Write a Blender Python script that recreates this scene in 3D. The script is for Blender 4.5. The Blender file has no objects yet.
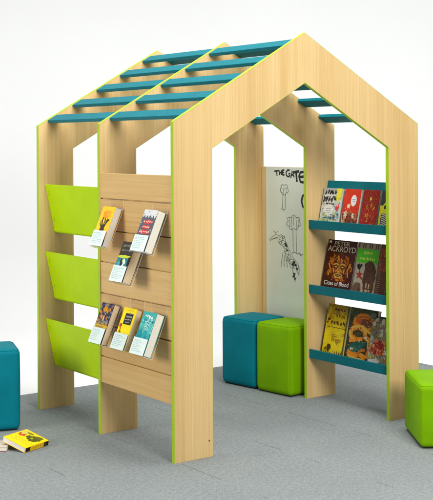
import bpy, bmesh, math, random
from mathutils import Vector, Matrix

S = bpy.context.scene
COL = S.collection
R = math.radians
PI = math.pi

# ------------------------------------------------------------------ materials
def nt(name):
    m = bpy.data.materials.new(name); m.use_nodes = True
    t = m.node_tree; b = t.nodes['Principled BSDF']
    return m, t, b

def N(t, typ, **kw):
    n = t.nodes.new(typ)
    for k, v in kw.items():
        if hasattr(n, k): setattr(n, k, v)
        else: n.inputs[k].default_value = v
    return n

def coords(t, scale=(1, 1, 1), loc=(0, 0, 0), rnd=True):
    tc = N(t, 'ShaderNodeTexCoord'); mp = N(t, 'ShaderNodeMapping')
    mp.inputs['Scale'].default_value = scale; mp.inputs['Location'].default_value = loc
    if rnd:
        oi = N(t, 'ShaderNodeObjectInfo'); ad = N(t, 'ShaderNodeVectorMath', operation='ADD')
        ml = N(t, 'ShaderNodeMath', operation='MULTIPLY'); ml.inputs[1].default_value = 37.0
        t.links.new(oi.outputs['Random'], ml.inputs[0])
        t.links.new(tc.outputs['Object'], ad.inputs[0]); t.links.new(ml.outputs[0], ad.inputs[1])
        t.links.new(ad.outputs[0], mp.inputs['Vector'])
    else:
        t.links.new(tc.outputs['Object'], mp.inputs['Vector'])
    return mp.outputs['Vector']

def ramp(t, src, stops):
    r = N(t, 'ShaderNodeValToRGB'); el = r.color_ramp.elements
    while len(el) < len(stops): el.new(.5)
    for e, (p, c) in zip(el, stops):
        e.position = p; e.color = (*c, 1)
    t.links.new(src, r.inputs['Fac'])
    return r.outputs['Color']

def mix(t, a, b, fac, mode='MIX'):
    m = N(t, 'ShaderNodeMix', data_type='RGBA', blend_type=mode)
    if hasattr(fac, 'is_linked'): t.links.new(fac, m.inputs[0])
    else: m.inputs[0].default_value = fac
    for s, i in ((a, 6), (b, 7)):
        if hasattr(s, 'is_linked'): t.links.new(s, m.inputs[i])
        else: m.inputs[i].default_value = (*s, 1)
    return m.outputs[2]

def bump(t, b, src, strength, dist):
    bp = N(t, 'ShaderNodeBump'); bp.inputs['Strength'].default_value = strength; bp.inputs['Distance'].default_value = dist
    t.links.new(src, bp.inputs['Height']); t.links.new(bp.outputs[0], b.inputs['Normal'])

def wood(name, axis='z', light=(.725, .525, .25), dark=(.575, .37, .135), plank=False):
    m, t, b = nt(name)
    def sc(across, along): return (across, across, along) if axis == 'z' else (across, along, across)
    n1 = N(t, 'ShaderNodeTexNoise'); n1.inputs['Scale'].default_value = 1; n1.inputs['Detail'].default_value = 4
    t.links.new(coords(t, sc(19, .45)), n1.inputs['Vector'])
    n2 = N(t, 'ShaderNodeTexNoise'); n2.inputs['Scale'].default_value = 1; n2.inputs['Detail'].default_value = 3
    t.links.new(coords(t, sc(95, .8), (3, 5, 7)), n2.inputs['Vector'])
    n3 = N(t, 'ShaderNodeTexNoise'); n3.inputs['Scale'].default_value = 1; n3.inputs['Detail'].default_value = 2
    t.links.new(coords(t, sc(330, 4), (1, 2, 9)), n3.inputs['Vector'])
    mid = tuple((a + c) / 2 for a, c in zip(light, dark))
    c1 = ramp(t, n1.outputs['Fac'], [(.3, mid), (.5, light), (.7, tuple(.93 * a + .07 * c for a, c in zip(light, dark)))])
    c2 = ramp(t, n2.outputs['Fac'], [(.35, dark), (.62, light)])
    col = mix(t, c1, c2, .33)
    c3 = ramp(t, n3.outputs['Fac'], [(.36, (.80, .74, .66)), (.50, (1, 1, 1))])
    col = mix(t, col, c3, .36, 'MULTIPLY')
    n4 = N(t, 'ShaderNodeTexNoise'); n4.inputs['Scale'].default_value = 1; n4.inputs['Detail'].default_value = 2
    t.links.new(coords(t, sc(5.5, .35), (8, 1, 4)), n4.inputs['Vector'])
    col = mix(t, col, ramp(t, n4.outputs['Fac'], [(.35, (.91, .86, .78)), (.6, (1, 1, 1))]), .8, 'MULTIPLY')
    if plank:
        tc = N(t, 'ShaderNodeTexCoord'); sx = N(t, 'ShaderNodeSeparateXYZ'); t.links.new(tc.outputs['Object'], sx.inputs[0])
        a = N(t, 'ShaderNodeMath', operation='MULTIPLY_ADD'); a.inputs[1].default_value = 1 / .162; a.inputs[2].default_value = -.246 / .162
        t.links.new(sx.outputs['Z'], a.inputs[0])
        f = N(t, 'ShaderNodeMath', operation='FLOOR'); t.links.new(a.outputs[0], f.inputs[0])
        w = N(t, 'ShaderNodeTexWhiteNoise', noise_dimensions='1D'); t.links.new(f.outputs[0], w.inputs['W'])
        col = mix(t, col, ramp(t, w.outputs['Value'], [(0, (.90, .88, .85)), (1, (1, 1, 1))]), 1, 'MULTIPLY')
    t.links.new(col, b.inputs['Base Color'])
    b.inputs['Roughness'].default_value = .42; b.inputs['Specular IOR Level'].default_value = .3
    bump(t, b, n3.outputs['Fac'], .08, .001)
    return m

def paint(name, col, rough=.4, var=.06, scale=30, bmp=.05, spec=.4):
    m, t, b = nt(name)
    n = N(t, 'ShaderNodeTexNoise'); n.inputs['Scale'].default_value = scale; n.inputs['Detail'].default_value = 3
    t.links.new(coords(t), n.inputs['Vector'])
    c = ramp(t, n.outputs['Fac'], [(.3, tuple(x * (1 - var) for x in col)), (.7, tuple(min(1, x * (1 + var)) for x in col))])
    t.links.new(c, b.inputs['Base Color'])
    b.inputs['Roughness'].default_value = rough; b.inputs['Specular IOR Level'].default_value = spec
    if bmp: bump(t, b, n.outputs['Fac'], bmp, .002)
    return m

def fabric(name, col):
    m, t, b = nt(name)
    v = coords(t)
    n = N(t, 'ShaderNodeTexNoise'); n.inputs['Scale'].default_value = 6; n.inputs['Detail'].default_value = 3
    w = N(t, 'ShaderNodeTexVoronoi'); w.inputs['Scale'].default_value = 420
    t.links.new(v, n.inputs['Vector']); t.links.new(v, w.inputs['Vector'])
    c = ramp(t, n.outputs['Fac'], [(.3, tuple(x * .9 for x in col)), (.7, tuple(x * 1.08 for x in col))])
    c = mix(t, c, ramp(t, w.outputs['Distance'], [(0, (.78, .78, .78)), (.6, (1, 1, 1))]), .6, 'MULTIPLY')
    t.links.new(c, b.inputs['Base Color'])
    b.inputs['Roughness'].default_value = .6; b.inputs['Specular IOR Level'].default_value = .07
    hh = N(t, 'ShaderNodeMath', operation='MULTIPLY_ADD'); hh.inputs[1].default_value = 9.0
    t.links.new(n.outputs['Fac'], hh.inputs[0]); t.links.new(w.outputs['Distance'], hh.inputs[2])
    bump(t, b, hh.outputs[0], .3, .0014)
    return m

MATS = {}
def paper_edge(name, col):
    m, t, b = nt(name)
    n = N(t, 'ShaderNodeTexNoise'); n.inputs['Scale'].default_value = 1; n.inputs['Detail'].default_value = 3
    t.links.new(coords(t, (5, 800, 5)), n.inputs['Vector'])
    c = ramp(t, n.outputs['Fac'], [(.3, tuple(x * .78 for x in col)), (.62, col)])
    t.links.new(c, b.inputs['Base Color']); b.inputs['Roughness'].default_value = .85; b.inputs['Specular IOR Level'].default_value = .1
    return m

def flat(col, rough=.35):
    k = (col, rough)
    if k not in MATS:
        MATS[k] = paint('print_ink', col, max(rough, .42), .07, 60, 0, .16)
    return MATS[k]

def carpet_mat():
    m, t, b = nt('carpet_tiles')
    v = coords(t, rnd=False)
    n = N(t, 'ShaderNodeTexNoise'); n.inputs['Scale'].default_value = 260; n.inputs['Detail'].default_value = 4; n.inputs['Roughness'].default_value = .8
    n2 = N(t, 'ShaderNodeTexNoise'); n2.inputs['Scale'].default_value = 55; n2.inputs['Detail'].default_value = 3
    n3 = N(t, 'ShaderNodeTexNoise'); n3.inputs['Scale'].default_value = 2.2; n3.inputs['Detail'].default_value = 3
    for q in (n, n2, n3): t.links.new(v, q.inputs['Vector'])
    c = ramp(t, n.outputs['Fac'], [(.32, (.120, .135, .140)), (.5, (.250, .274, .277)), (.68, (.47, .505, .505))])
    c = mix(t, c, ramp(t, n2.outputs['Fac'], [(.35, (.86, .865, .87)), (.65, (1.07, 1.07, 1.07))]), 1, 'MULTIPLY')
    c = mix(t, c, ramp(t, n3.outputs['Fac'], [(.3, (.93, .94, .95)), (.7, (1.04, 1.04, 1.03))]), 1, 'MULTIPLY')
    # seams between the tiles: 0.53 m pitch, only here and there open enough to see
    sx = N(t, 'ShaderNodeSeparateXYZ'); t.links.new(v, sx.inputs[0])
    fac = None
    for ax, off, wd, th in (('X', .025, .0018, .55), ('Y', -.12, .0012, .64)):
        a = N(t, 'ShaderNodeMath', operation='SUBTRACT'); a.inputs[1].default_value = off; t.links.new(sx.outputs[ax], a.inputs[0])
        p = N(t, 'ShaderNodeMath', operation='PINGPONG'); p.inputs[1].default_value = .265; t.links.new(a.outputs[0], p.inputs[0])
        l = N(t, 'ShaderNodeMath', operation='LESS_THAN'); l.inputs[1].default_value = wd; t.links.new(p.outputs[0], l.inputs[0])
        q = N(t, 'ShaderNodeTexNoise'); q.inputs['Scale'].default_value = 3.1; t.links.new(v, q.inputs['Vector'])
        g = N(t, 'ShaderNodeMath', operation='GREATER_THAN'); g.inputs[1].default_value = th; t.links.new(q.outputs['Fac'], g.inputs[0])
        mu = N(t, 'ShaderNodeMath', operation='MULTIPLY'); t.links.new(l.outputs[0], mu.inputs[0]); t.links.new(g.outputs[0], mu.inputs[1])
        if fac is None: fac = mu.outputs[0]
        else:
            mx = N(t, 'ShaderNodeMath', operation='MAXIMUM'); t.links.new(fac, mx.inputs[0]); t.links.new(mu.outputs[0], mx.inputs[1]); fac = mx.outputs[0]
    c = mix(t, c, (.11, .118, .12), fac)
    t.links.new(c, b.inputs['Base Color'])
    b.inputs['Roughness'].default_value = .95; b.inputs['Specular IOR Level'].default_value = .1
    bump(t, b, n.outputs['Fac'], .7, .004)
    return m

def acrylic_edge_mat():
    m = bpy.data.materials.new('acrylic_edge'); m.use_nodes = True
    t = m.node_tree; t.nodes.clear()
    o = N(t, 'ShaderNodeOutputMaterial'); tr = N(t, 'ShaderNodeBsdfTransparent'); df = N(t, 'ShaderNodeBsdfDiffuse'); mx = N(t, 'ShaderNodeMixShader')
    df.inputs['Color'].default_value = (.80, .86, .84, 1); mx.inputs[0].default_value = .36
    t.links.new(tr.outputs[0], mx.inputs[1]); t.links.new(df.outputs[0], mx.inputs[2]); t.links.new(mx.outputs[0], o.inputs['Surface'])
    return m

def acrylic_mat():
    m = bpy.data.materials.new('clear_acrylic'); m.use_nodes = True
    t = m.node_tree; t.nodes.clear()
    o = N(t, 'ShaderNodeOutputMaterial'); tr = N(t, 'ShaderNodeBsdfTransparent'); gl = N(t, 'ShaderNodeBsdfGlossy')
    tr.inputs['Color'].default_value = (1, 1, 1, 1); gl.inputs['Roughness'].default_value = .08
    lw = N(t, 'ShaderNodeLayerWeight'); lw.inputs['Blend'].default_value = .5
    pw = N(t, 'ShaderNodeMath', operation='POWER'); pw.inputs[1].default_value = 4; t.links.new(lw.outputs['Facing'], pw.inputs[0])
    fr = N(t, 'ShaderNodeMath', operation='MULTIPLY_ADD'); fr.inputs[1].default_value = .6; fr.inputs[2].default_value = .025; t.links.new(pw.outputs[0], fr.inputs[0])
    mx = N(t, 'ShaderNodeMixShader')
    t.links.new(fr.outputs[0], mx.inputs[0]); t.links.new(tr.outputs[0], mx.inputs[1]); t.links.new(gl.outputs[0], mx.inputs[2])
    t.links.new(mx.outputs[0], o.inputs['Surface'])
    return m

M = dict(
    wood=wood('oak_veneer'), plank=wood('oak_planks', 'y', (.72, .49, .215), (.565, .355, .125), True),
    edge=paint('lime_edge', (.36, .54, .015), .45, .05),
    lime=paint('lime_sheet', (.45, .655, .001), .45, .04, 8, 0, .12),
    teal=paint('teal_board', (.001, .145, .182), .45, .06, 14, .02, .12),
    white=paint('whiteboard_face', (.70, .75, .67), .3, .02, 6, 0),
    card=paint('label_card', (.68, .79, .75), .5, .03),
    cardink=paint('label_print', (.36, .52, .52), .6, .05),
    pages=paper_edge('book_pages', (.80, .75, .65)),
    pages_tan=paper_edge('aged_pages', (.68, .54, .36)),
    pages_grey=paper_edge('grey_pages', (.62, .57, .50)),
    screw=paint('dark_screw', (.10, .17, .01), .4),
    marker=paint('black_marker', (.012, .012, .014), .5, .1),
    pen=paint('thin_marker', (.10, .12, .10), .5, .2),
    shadow_base=paint('shadow_gap_black', (.012, .012, .013), .7),  # near black, paints the shadow gap under the seat blocks
    fteal=fabric('teal_cloth', (.001, .172, .228)), fgreen=fabric('green_cloth', (.175, .385, .0005)),
    acrylic=acrylic_mat(), acrylic_edge=acrylic_edge_mat(), carpet=carpet_mat(),
    cyc=paint('white_paper', (.865, .88, .885), .7, .01, 1, 0, .2),
)

# ------------------------------------------------------------------ object helpers
def link(o, parent=None):
    COL.objects.link(o)
    if parent: o.parent = parent
    return o

def obj(name, bm, mats, parent=None, smooth=False):
    me = bpy.data.meshes.new(name)
    bmesh.ops.recalc_face_normals(bm, faces=bm.faces)
    bm.to_mesh(me); bm.free()
    for m in (mats if isinstance(mats, (list, tuple)) else [mats]): me.materials.append(m)
    if smooth:
        for p in me.polygons: p.use_smooth = True
    return link(bpy.data.objects.new(name, me), parent)

def tag(o, label, cat, group=None):
    o['label'] = label; o['category'] = cat
    if group: o['group'] = group
    return o

def thing(name, loc, label, cat, group=None, rot=(0, 0, 0)):
    o = link(bpy.data.objects.new(name, None))
    o.empty_display_size = .05
    o.location = loc; o.rotation_euler = rot
    return tag(o, label, cat, group)

def bx(bm, lo, hi, bevel=0, seg=2, mat=0):
    r = bmesh.ops.create_cube(bm, size=1)
    lo, hi = Vector(lo), Vector(hi)
    for v in r['verts']:
        v.co = Vector(((lo[i] + hi[i]) / 2 + v.co[i] * (hi[i] - lo[i]) for i in range(3)))
    fs = set(f for v in r['verts'] for f in v.link_faces)
    for f in fs: f.material_index = mat
    if bevel:
        es = list(set(e for f in fs for e in f.edges))
        bmesh.ops.bevel(bm, geom=es, offset=bevel, segments=seg, profile=.5, affect='EDGES', material=mat)
    return bm

def prism(bm, poly, axis, a, b, mat=0):
    """poly in the plane of the two other axes (XZ for axis y, YZ for x)"""
    def P(p, d): return (p[0], d, p[1]) if axis == 'y' else ((d, p[0], p[1]) if axis == 'x' else (p[0], p[1], d))
    v0 = [bm.verts.new(P(p, a)) for p in poly]; v1 = [bm.verts.new(P(p, b)) for p in poly]
    n = len(poly)
    fs = [bm.faces.new(v0), bm.faces.new(v1[::-1])]
    for i in range(n): fs.append(bm.faces.new((v0[i], v1[i], v1[(i + 1) % n], v0[(i + 1) % n])))
    for f in fs: f.material_index = mat
    return bm

def area(p): return sum(p[i][0] * p[(i + 1) % len(p)][1] - p[(i + 1) % len(p)][0] * p[i][1] for i in range(len(p))) / 2

def inset(poly, d):
    """mitred inward offset"""
    s = 1 if area(poly) > 0 else -1
    out = []; n = len(poly)
    for i in range(n):
        p0, p1, p2 = Vector(poly[i - 1]), Vector(poly[i]), Vector(poly[(i + 1) % n])
        a = (p1 - p0).normalized(); b = (p2 - p1).normalized()
        na = Vector((-a.y, a.x)) * s; nb = Vector((-b.y, b.x)) * s
        m = (na + nb); m = m / m.length; k = d / max(.2, m.dot(na))
        out.append(tuple(p1 + m * k))
    return out

# flat printed art: polygons laid in layers on a board, colours by material slot
class Art:
    def __init__(self, w, h, clip=True):
        self.w, self.h, self.sh, self.clip = w, h, [], clip
    def poly(self, pts, col): self.sh.append((list(pts), col)); return self
    def rect(self, x0, y0, x1, y1, col): return self.poly([(x0, y0), (x1, y0), (x1, y1), (x0, y1)], col)
    def ell(self, cx, cy, rx, ry, col, rot=0, n=18, jit=0, rng=None):
        ps = []
        asp = self.h / self.w
        for i in range(n):
            a = 2 * PI * i / n; k = 1 + (rng.uniform(-jit, jit) if jit else 0)
            x, y = rx * k * math.cos(a), ry * k * math.sin(a)
            c, s = math.cos(rot), math.sin(rot)
            ps.append((cx + x * c - y * s * asp, cy + x * s / asp + y * c))
        return self.poly(ps, col)
    def line(self, pts, wd, col):
        """ribbon of absolute width wd (metres) through uv points"""
        P = [Vector((u * self.w, v * self.h)) for u, v in pts]
        L, Rr = [], []
        for i, p in enumerate(P):
            d = (P[min(i + 1, len(P) - 1)] - P[max(i - 1, 0)])
            d = d.normalized() if d.length > 1e-9 else Vector((1, 0))
            n = Vector((-d.y, d.x)) * wd / 2
            L.append(p + n); Rr.append(p - n)
        for i in range(len(P) - 1):
            q = [L[i], L[i + 1], Rr[i + 1], Rr[i]]
            self.poly([(a.x / self.w, a.y / self.h) for a in q], col)
        return self
    def clipped(self, pts):
        if not self.clip: return pts
        for ax, lim, sg in ((0, .004, 1), (0, .996, -1), (1, .004, 1), (1, .996, -1)):
            out = []
            for i in range(len(pts)):
                a, b = pts[i - 1], pts[i]
                ia, ib = (a[ax] - lim) * sg >= 0, (b[ax] - lim) * sg >= 0
                if ia != ib:
                    k = (lim - a[ax]) / (b[ax] - a[ax])
                    out.append((a[0] + (b[0] - a[0]) * k, a[1] + (b[1] - a[1]) * k))
                if ib: out.append(b)
            pts = out
            if len(pts) < 3: return []
        return pts
    def build(self, name, parent, place, rough=.35):
        """place(x, y, lift) -> local position"""
        bm = bmesh.new(); mats = []
        for k, (pts, col) in enumerate(self.sh):
            pts = self.clipped(pts)
            if len(pts) < 3: continue
            m = col if not isinstance(col, tuple) else flat(col, rough)
            if m not in mats: mats.append(m)
            lift = .0003 + .000012 * k
            vs = [bm.verts.new(place(u * self.w, v * self.h, lift)) for u, v in pts]
            try: bm.faces.new(vs).material_index = mats.index(m)
            except ValueError: pass
        me = bpy.data.meshes.new(name); bm.to_mesh(me); bm.free()
        for m in mats: me.materials.append(m)
        return link(bpy.data.objects.new(name, me), parent)

def lettering(name, body, size, m, parent, loc, rot=(R(90), 0, 0), sx=1, align='CENTER', bold=0):
    cu = bpy.data.curves.new(name, 'FONT'); cu.body = body; cu.size = size; cu.align_x = align
    cu.offset = bold; cu.extrude = .0001
    o = bpy.data.objects.new(name, cu); COL.objects.link(o)
    dg = bpy.context.evaluated_depsgraph_get()
    me = bpy.data.meshes.new_from_object(o.evaluated_get(dg)); me.name = name
    bpy.data.objects.remove(o); bpy.data.curves.remove(cu)
    me.materials.clear(); me.materials.append(m)
    r = link(bpy.data.objects.new(name, me), parent)
    r.location = loc; r.rotation_euler = rot; r.scale = (sx, 1, 1)
    return r

# ------------------------------------------------------------------ measured sizes (metres)
W, H, A = 1.6086, 1.60, 2.0572          # house width, eave, ridge
PW, HI, AI = .2222, 1.4705, 1.8005      # post width, inner eave, inner ridge
D, T = .686, .0221                      # pitch of the frames, board thickness
SL = math.atan2(A - H, W / 2)

# ------------------------------------------------------------------ setting
fwd = Vector((math.sin(.62322), math.cos(.62322), 0)); rgt = Vector((fwd.y, -fwd.x, 0))
CAM = Vector((-2.99425, -4.51136, 1.49855))
bm = bmesh.new()
prof = [(-6, -.009)] + [(9.2, -.009)]
for i in range(1, 13):
    a = R(90) * i / 12
    prof.append((9.2 + 2.2 * math.sin(a), -.009 + 2.2 * (1 - math.cos(a))))
prof.append((11.4, 7.0))
rows = []
for d, z in prof:
    rows.append([bm.verts.new((CAM.x + fwd.x * d + rgt.x * s, CAM.y + fwd.y * d + rgt.y * s, z)) for s in (-9, 9)])
for a, b in zip(rows, rows[1:]): bm.faces.new((a[0], a[1], b[1], b[0]))
o = obj('backdrop', bm, M['cyc'], smooth=True); o['kind'] = 'structure'
bm = bmesh.new(); bx(bm, (-5, -7, -.007), (2.712, 1.782, 0))
o = obj('carpet', bm, M['carpet']); o['kind'] = 'structure'

# ------------------------------------------------------------------ the reading house
house = thing('reading_house', (0, 0, 0), 'open oak play house of three gabled frames with teal roof slats', 'play house')

outline = [(0, 0), (0, H), (W / 2, A), (W, H), (W, 0), (W - PW, 0), (W - PW, HI), (W / 2, AI), (PW, HI), (PW, 0)]
def frame(y):
    e = .0016
    inn = [(x, z if o_[1] > 0 else 0) for (x, z), o_ in zip(inset(outline, e), outline)]
    bm = bmesh.new(); prism(bm, [(x, z if o_[1] > 0 else .0003) for (x, z), o_ in zip(inset(outline, e + .0001), outline)], 'y', 0, T)
    f = obj('house_frame', bm, M['wood'], house); f.location = (0, y, 0)
    bm = bmesh.new(); n = len(outline)
    v = [[bm.verts.new((p[0], d, p[1])) for p in poly] for poly in (outline, inn) for d in (0, T)]
    for i in range(n):
        j = (i + 1) % n
        if outline[i][1] == 0 and outline[j][1] == 0: continue
        bm.faces.new((v[0][i], v[0][j], v[1][j], v[1][i])); bm.faces.new((v[2][i], v[2][j], v[3][j], v[3][i]))
        bm.faces.new((v[0][i], v[0][j], v[2][j], v[2][i])); bm.faces.new((v[1][i], v[1][j], v[3][j], v[3][i]))
    obj('edge_band', bm, M['edge'], f)
    return f
for k in range(3):
    f = frame(k * D)
    if k == 0:
        bm = bmesh.new(); bmesh.ops.create_cone(bm, cap_ends=True, segments=14, radius1=.0042, radius2=.0042, depth=.002, matrix=Matrix.Rotation(R(90), 4, 'X'))
        o = obj('screw_cap', bm, paint('brown_cap', (.16, .075, .025), .5), f); o.location = (.199, 0, .078)

# roof slats: five to a side in each bay
def slat_mesh():
    bm = bmesh.new(); bx(bm, (0, 0, -.0195), (.069, D - T - .001, 0), .002, 2)
    return bm
proto = obj('roof_slat', slat_mesh(), M['teal'], house)
first = True
for bay in range(2):
    for side in (0, 1):
        for k in range(5):
            o = proto if first else link(proto.copy(), house)
            first = False
            s0 = .066 + .1815 * k                      # along the slope from the eave
            n = Vector((-math.sin(SL), 0, math.cos(SL))); d = Vector((math.cos(SL), 0, math.sin(SL)))
            p = Vector((0, 0, H)) + d * s0 - n * .003
            y = bay * D + T + .0005
            if side == 0:
                o.matrix_local = Matrix.Translation((p.x, y, p.z)) @ Matrix.Rotation(-SL, 4, 'Y')
            else:
                q = Vector((0, 0, H)) + d * (s0 + .069) - n * .003
                o.matrix_local = Matrix.Translation((W - q.x, y, q.z)) @ Matrix.Rotation(SL, 4, 'Y')

# slat wall, front bay, left side
gz = [1.216 - .162 * k for k in range(6)]
x0, x1 = .006, .024
pr = [(x1, .270), (x1, 1.346), (x0 + .001, 1.346), (x0, 1.345)]
for z in gz:
    pr += [(x0, z + .0035), (x0 + .009, z + .0035), (x0 + .009, z + .008), (x0 + .012, z + .008), (x0 + .012, z - .0035), (x0 + .001, z - .0035), (x0, z - .0045)]
pr += [(x0, .271), (x0 + .001, .270)]
bm = bmesh.new(); prism(bm, pr, 'y', T + .0005, D - .0005)
obj('slatwall_panel', bm, M['plank'], house)

# lime pockets, back bay, left side
def pocket(zt):
    path = [(.041, zt)]
    xb, zb = .099, zt - .268
    path.append((xb - .004, zb + .02))
    for i in range(1, 7):
        a = R(168) + R(120) * i / 6
        path.append((xb + .0165 + .0205 * math.cos(a), zb + .0135 + .0205 * math.sin(a)))
    path += [(.150, zb + .02), (.205, zt - .06)]
    th = .006; L = []
    for i, p in enumerate(path):
        d = (Vector(path[min(i + 1, len(path) - 1)]) - Vector(path[max(i - 1, 0)])).normalized()
        n = Vector((-d.y, d.x)); L.append(tuple(Vector(p) + n * th))
    bm = bmesh.new(); y0, y1 = D + T + .001, 2 * D - .001
    rows = [[bm.verts.new((q[0], y, q[1])) for q in (*path,)] for y in (y0, y1)] + [[bm.verts.new((q[0], y, q[1])) for q in L] for y in (y0, y1)]
    for i in range(len(path) - 1):
        bm.faces.new((rows[0][i], rows[0][i + 1], rows[1][i + 1], rows[1][i]))
        bm.faces.new((rows[2][i], rows[2][i + 1], rows[3][i + 1], rows[3][i]))
        for a, b in ((0, 2), (1, 3)): bm.faces.new((rows[a][i], rows[a][i + 1], rows[b][i + 1], rows[b][i]))
    for i in (0, -1): bm.faces.new((rows[0][i], rows[1][i], rows[3][i], rows[2][i]))
    p = obj('book_pocket', bm, M['lime'], house, smooth=False)
    nrm = Vector((-.978, 0, -.21)).normalized()
    for y in (y1 - .028, y0 + .028):
        for f in (.17, .23, .78, .83):
            bm = bmesh.new(); bmesh.ops.create_cone(bm, cap_ends=True, segments=12, radius1=.0034, radius2=.0026, depth=.0022)
            s = obj('screw', bm, M['screw'], p)
            s.location = (.041 + (.095 - .041) * f - .0006, y, zt - .248 * f)
            s.rotation_euler = nrm.to_track_quat('Z', 'Y').to_euler()
for zt in (1.268, .889, .510): pocket(zt)

# teal display shelves, front bay, right side
LEAN = math.atan(.22)
SY0, SY1 = T + .001, D - .001
shelf_z = (1.045, .667, .289)
for lt in shelf_z:
    bm = bmesh.new(); bx(bm, (1.418, SY0, lt - .050), (1.512, SY1, lt - .038), .001, 1)
    sh = obj('display_shelf', bm, M['teal'], house)
    bm = bmesh.new(); bx(bm, (1.4045, SY0, lt - .051), (1.4175, SY1, lt), .0015, 2)
    obj('front_lip', bm, M['teal'], sh)
    bm = bmesh.new(); bx(bm, (0, SY0, 0), (.012, SY1, .272), .0015, 2)
    b = obj('back_board', bm, M['teal'], sh)
    b.location = (1.499, 0, lt - .037); b.rotation_euler = (0, LEAN, 0)

# whiteboard, back bay, right side
wy0, wy1, wz0, wz1 = D + T + .001, 2 * D - .001, .30, 1.346
bm = bmesh.new(); bx(bm, (1.592, wy0, wz0), (1.606, wy1, wz1), .001, 1)
wb = obj('whiteboard', bm, M['wood'], house)
bm = bmesh.new(); bx(bm, (1.5885, wy0 + .001, wz0 + .002), (1.5918, 1.322, wz1 - .001), .0005, 1)
face = obj('writing_surface', bm, M['white'], wb)
a = Art(1, 1, clip=False)
def px(u, v):            # drawing grid: 3.85 units to ~1 cm, origin at the board's top corner
    return (-(1.321 - .00257 * (u - 180)), 1.347 - (v - 103) * (.00167 - .00000045 * (u - 180)))
def st(pts, wd, m): a.line([px(*p) for p in pts], wd, m)
def on_board(x, y, lift): return (1.5885 - lift, -x, y)
def done(name):
    global a
    a.build(name, face, on_board, .5); a = Art(1, 1, clip=False)
K, Pn = M['marker'], M['pen']
letters = {  # brush capitals, growing to the right
 'T': [[(213, 121), (231, 118)], [(222, 120), (224, 138)]],
 'H': [[(232, 117), (233, 136)], [(241, 116), (241, 135)], [(232, 127), (241, 125)]],
 'E': [[(244, 117), (245, 135)], [(244, 117), (252, 115)], [(244, 126), (251, 124)], [(245, 135), (253, 133)]],
 'G': [[(273, 116), (265, 115), (259, 124), (260, 136), (267, 141), (274, 136), (274, 129), (268, 129)]],
 'A': [[(277, 145), (282, 117), (290, 143)], [(279, 134), (288, 132)]],
 't': [[(286, 124), (308, 119)], [(297, 121), (300, 160)]],
 'e': [[(327, 121), (313, 123), (308, 138), (313, 159), (329, 162)], [(310, 141), (326, 139)]],
}
for k_, ss in letters.items():
    wd = .0105 if k_ in 'THE' else (.011 if k_ in 'GA' else .0165)
    for s in ss: st(s, wd, K)
done('marker_lettering')
st([(346, 210), (330, 205), (321, 214), (317, 232), (321, 252), (331, 262), (346, 258)], .017, K)
done('marker_lettering')
rng = random.Random(4)
def wob(c, rx, ry, n, lobes, amp, ph=0):
    return [(c[0] + (rx + amp * math.sin(lobes * t + ph)) * math.cos(t), c[1] + (ry + amp * math.sin(lobes * t + ph)) * math.sin(t)) for t in [2 * PI * i / n for i in range(n + 1)]]
st(wob((252, 190), 15, 19, 40, 5, 2.5), .0032, Pn)
st([(243, 208), (236, 190), (241, 176)], .0026, Pn); st([(250, 214), (247, 190), (251, 180)], .0026, Pn)
st([(255, 214), (262, 192), (260, 180)], .0026, Pn); st([(248, 196), (257, 184)], .0022, Pn)
st([(246, 206), (245, 255), (242, 266)], .0036, Pn); st([(255, 207), (255, 262), (249, 269)], .0036, Pn); st([(240, 264), (251, 269)], .0034, Pn)
done('tree_drawing')
st(wob((287, 316), 25, 26, 60, 7, 3.5), .0032, Pn)
for xx, y0_, y1_ in ((271, 300, 335), (279, 294, 342), (288, 292, 330), (296, 296, 342), (305, 302, 334)):
    st([(xx, y0_), (xx + 3 * math.sin(xx), (y0_ + y1_) / 2), (xx + 1, y1_)], .0026, Pn)
st([(284, 342), (285, 428)], .0036, Pn); st([(296, 342), (297, 430)], .0036, Pn)
st([(281, 432), (292, 428), (300, 436), (309, 432), (316, 440), (322, 434)], .0036, Pn); st([(306, 428), (314, 442)], .0036, Pn)
done('tree_drawing')
# the long-necked animal
st([(191, 384), (204, 371), (219, 363), (231, 367), (226, 374), (209, 377), (194, 388), (205, 381), (224, 376)], .0032, Pn)
st([(219, 363), (214, 353), (209, 349), (217, 357), (228, 348), (226, 358)], .003, Pn)
st([(231, 367), (240, 362), (252, 372), (258, 392), (266, 412), (276, 432), (286, 452), (300, 470), (308, 487)], .0029, Pn)
st([(226, 374), (228, 392), (238, 404), (248, 408), (252, 430), (260, 452), (270, 470), (284, 478), (289, 492)], .0029, Pn)
for c, r in (((238, 378), 7), ((247, 392), 8), ((237, 393), 6), ((256, 410), 7), ((262, 430), 8), ((270, 446), 7), ((264, 458), 6), ((280, 462), 8), ((248, 372), 5)):
    st(wob(c, r, r * .9, 14, 3, 1.4, c[0]), .0029, Pn)
for c, r in (((256, 399), 4), ((259, 405), 4), ((262, 422), 3.4), ((288, 468), 5), ((284, 476), 5), ((294, 478), 4.5), ((299, 492), 4.5), ((289, 512), 4), ((287, 521), 4.5), ((292, 530), 3.6)):
    a.poly([px(*q) for q in wob(c, r, r * 1.15, 12, 3, .9, c[1])], K)
st([(246, 432), (241, 462), (238, 490)], .0029, Pn); st([(254, 440), (250, 464), (251, 486)], .0029, Pn); st([(261, 460), (262, 488)], .003, Pn)
st([(284, 478), (283, 500), (287, 524), (293, 542)], .0029, Pn); st([(303, 476), (308, 498), (306, 512)], .0029, Pn)
st([(297, 480), (299, 500), (307, 516)], .003, Pn); st([(270, 470), (276, 488), (290, 490)], .0029, Pn)
done('animal_drawing')

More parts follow.
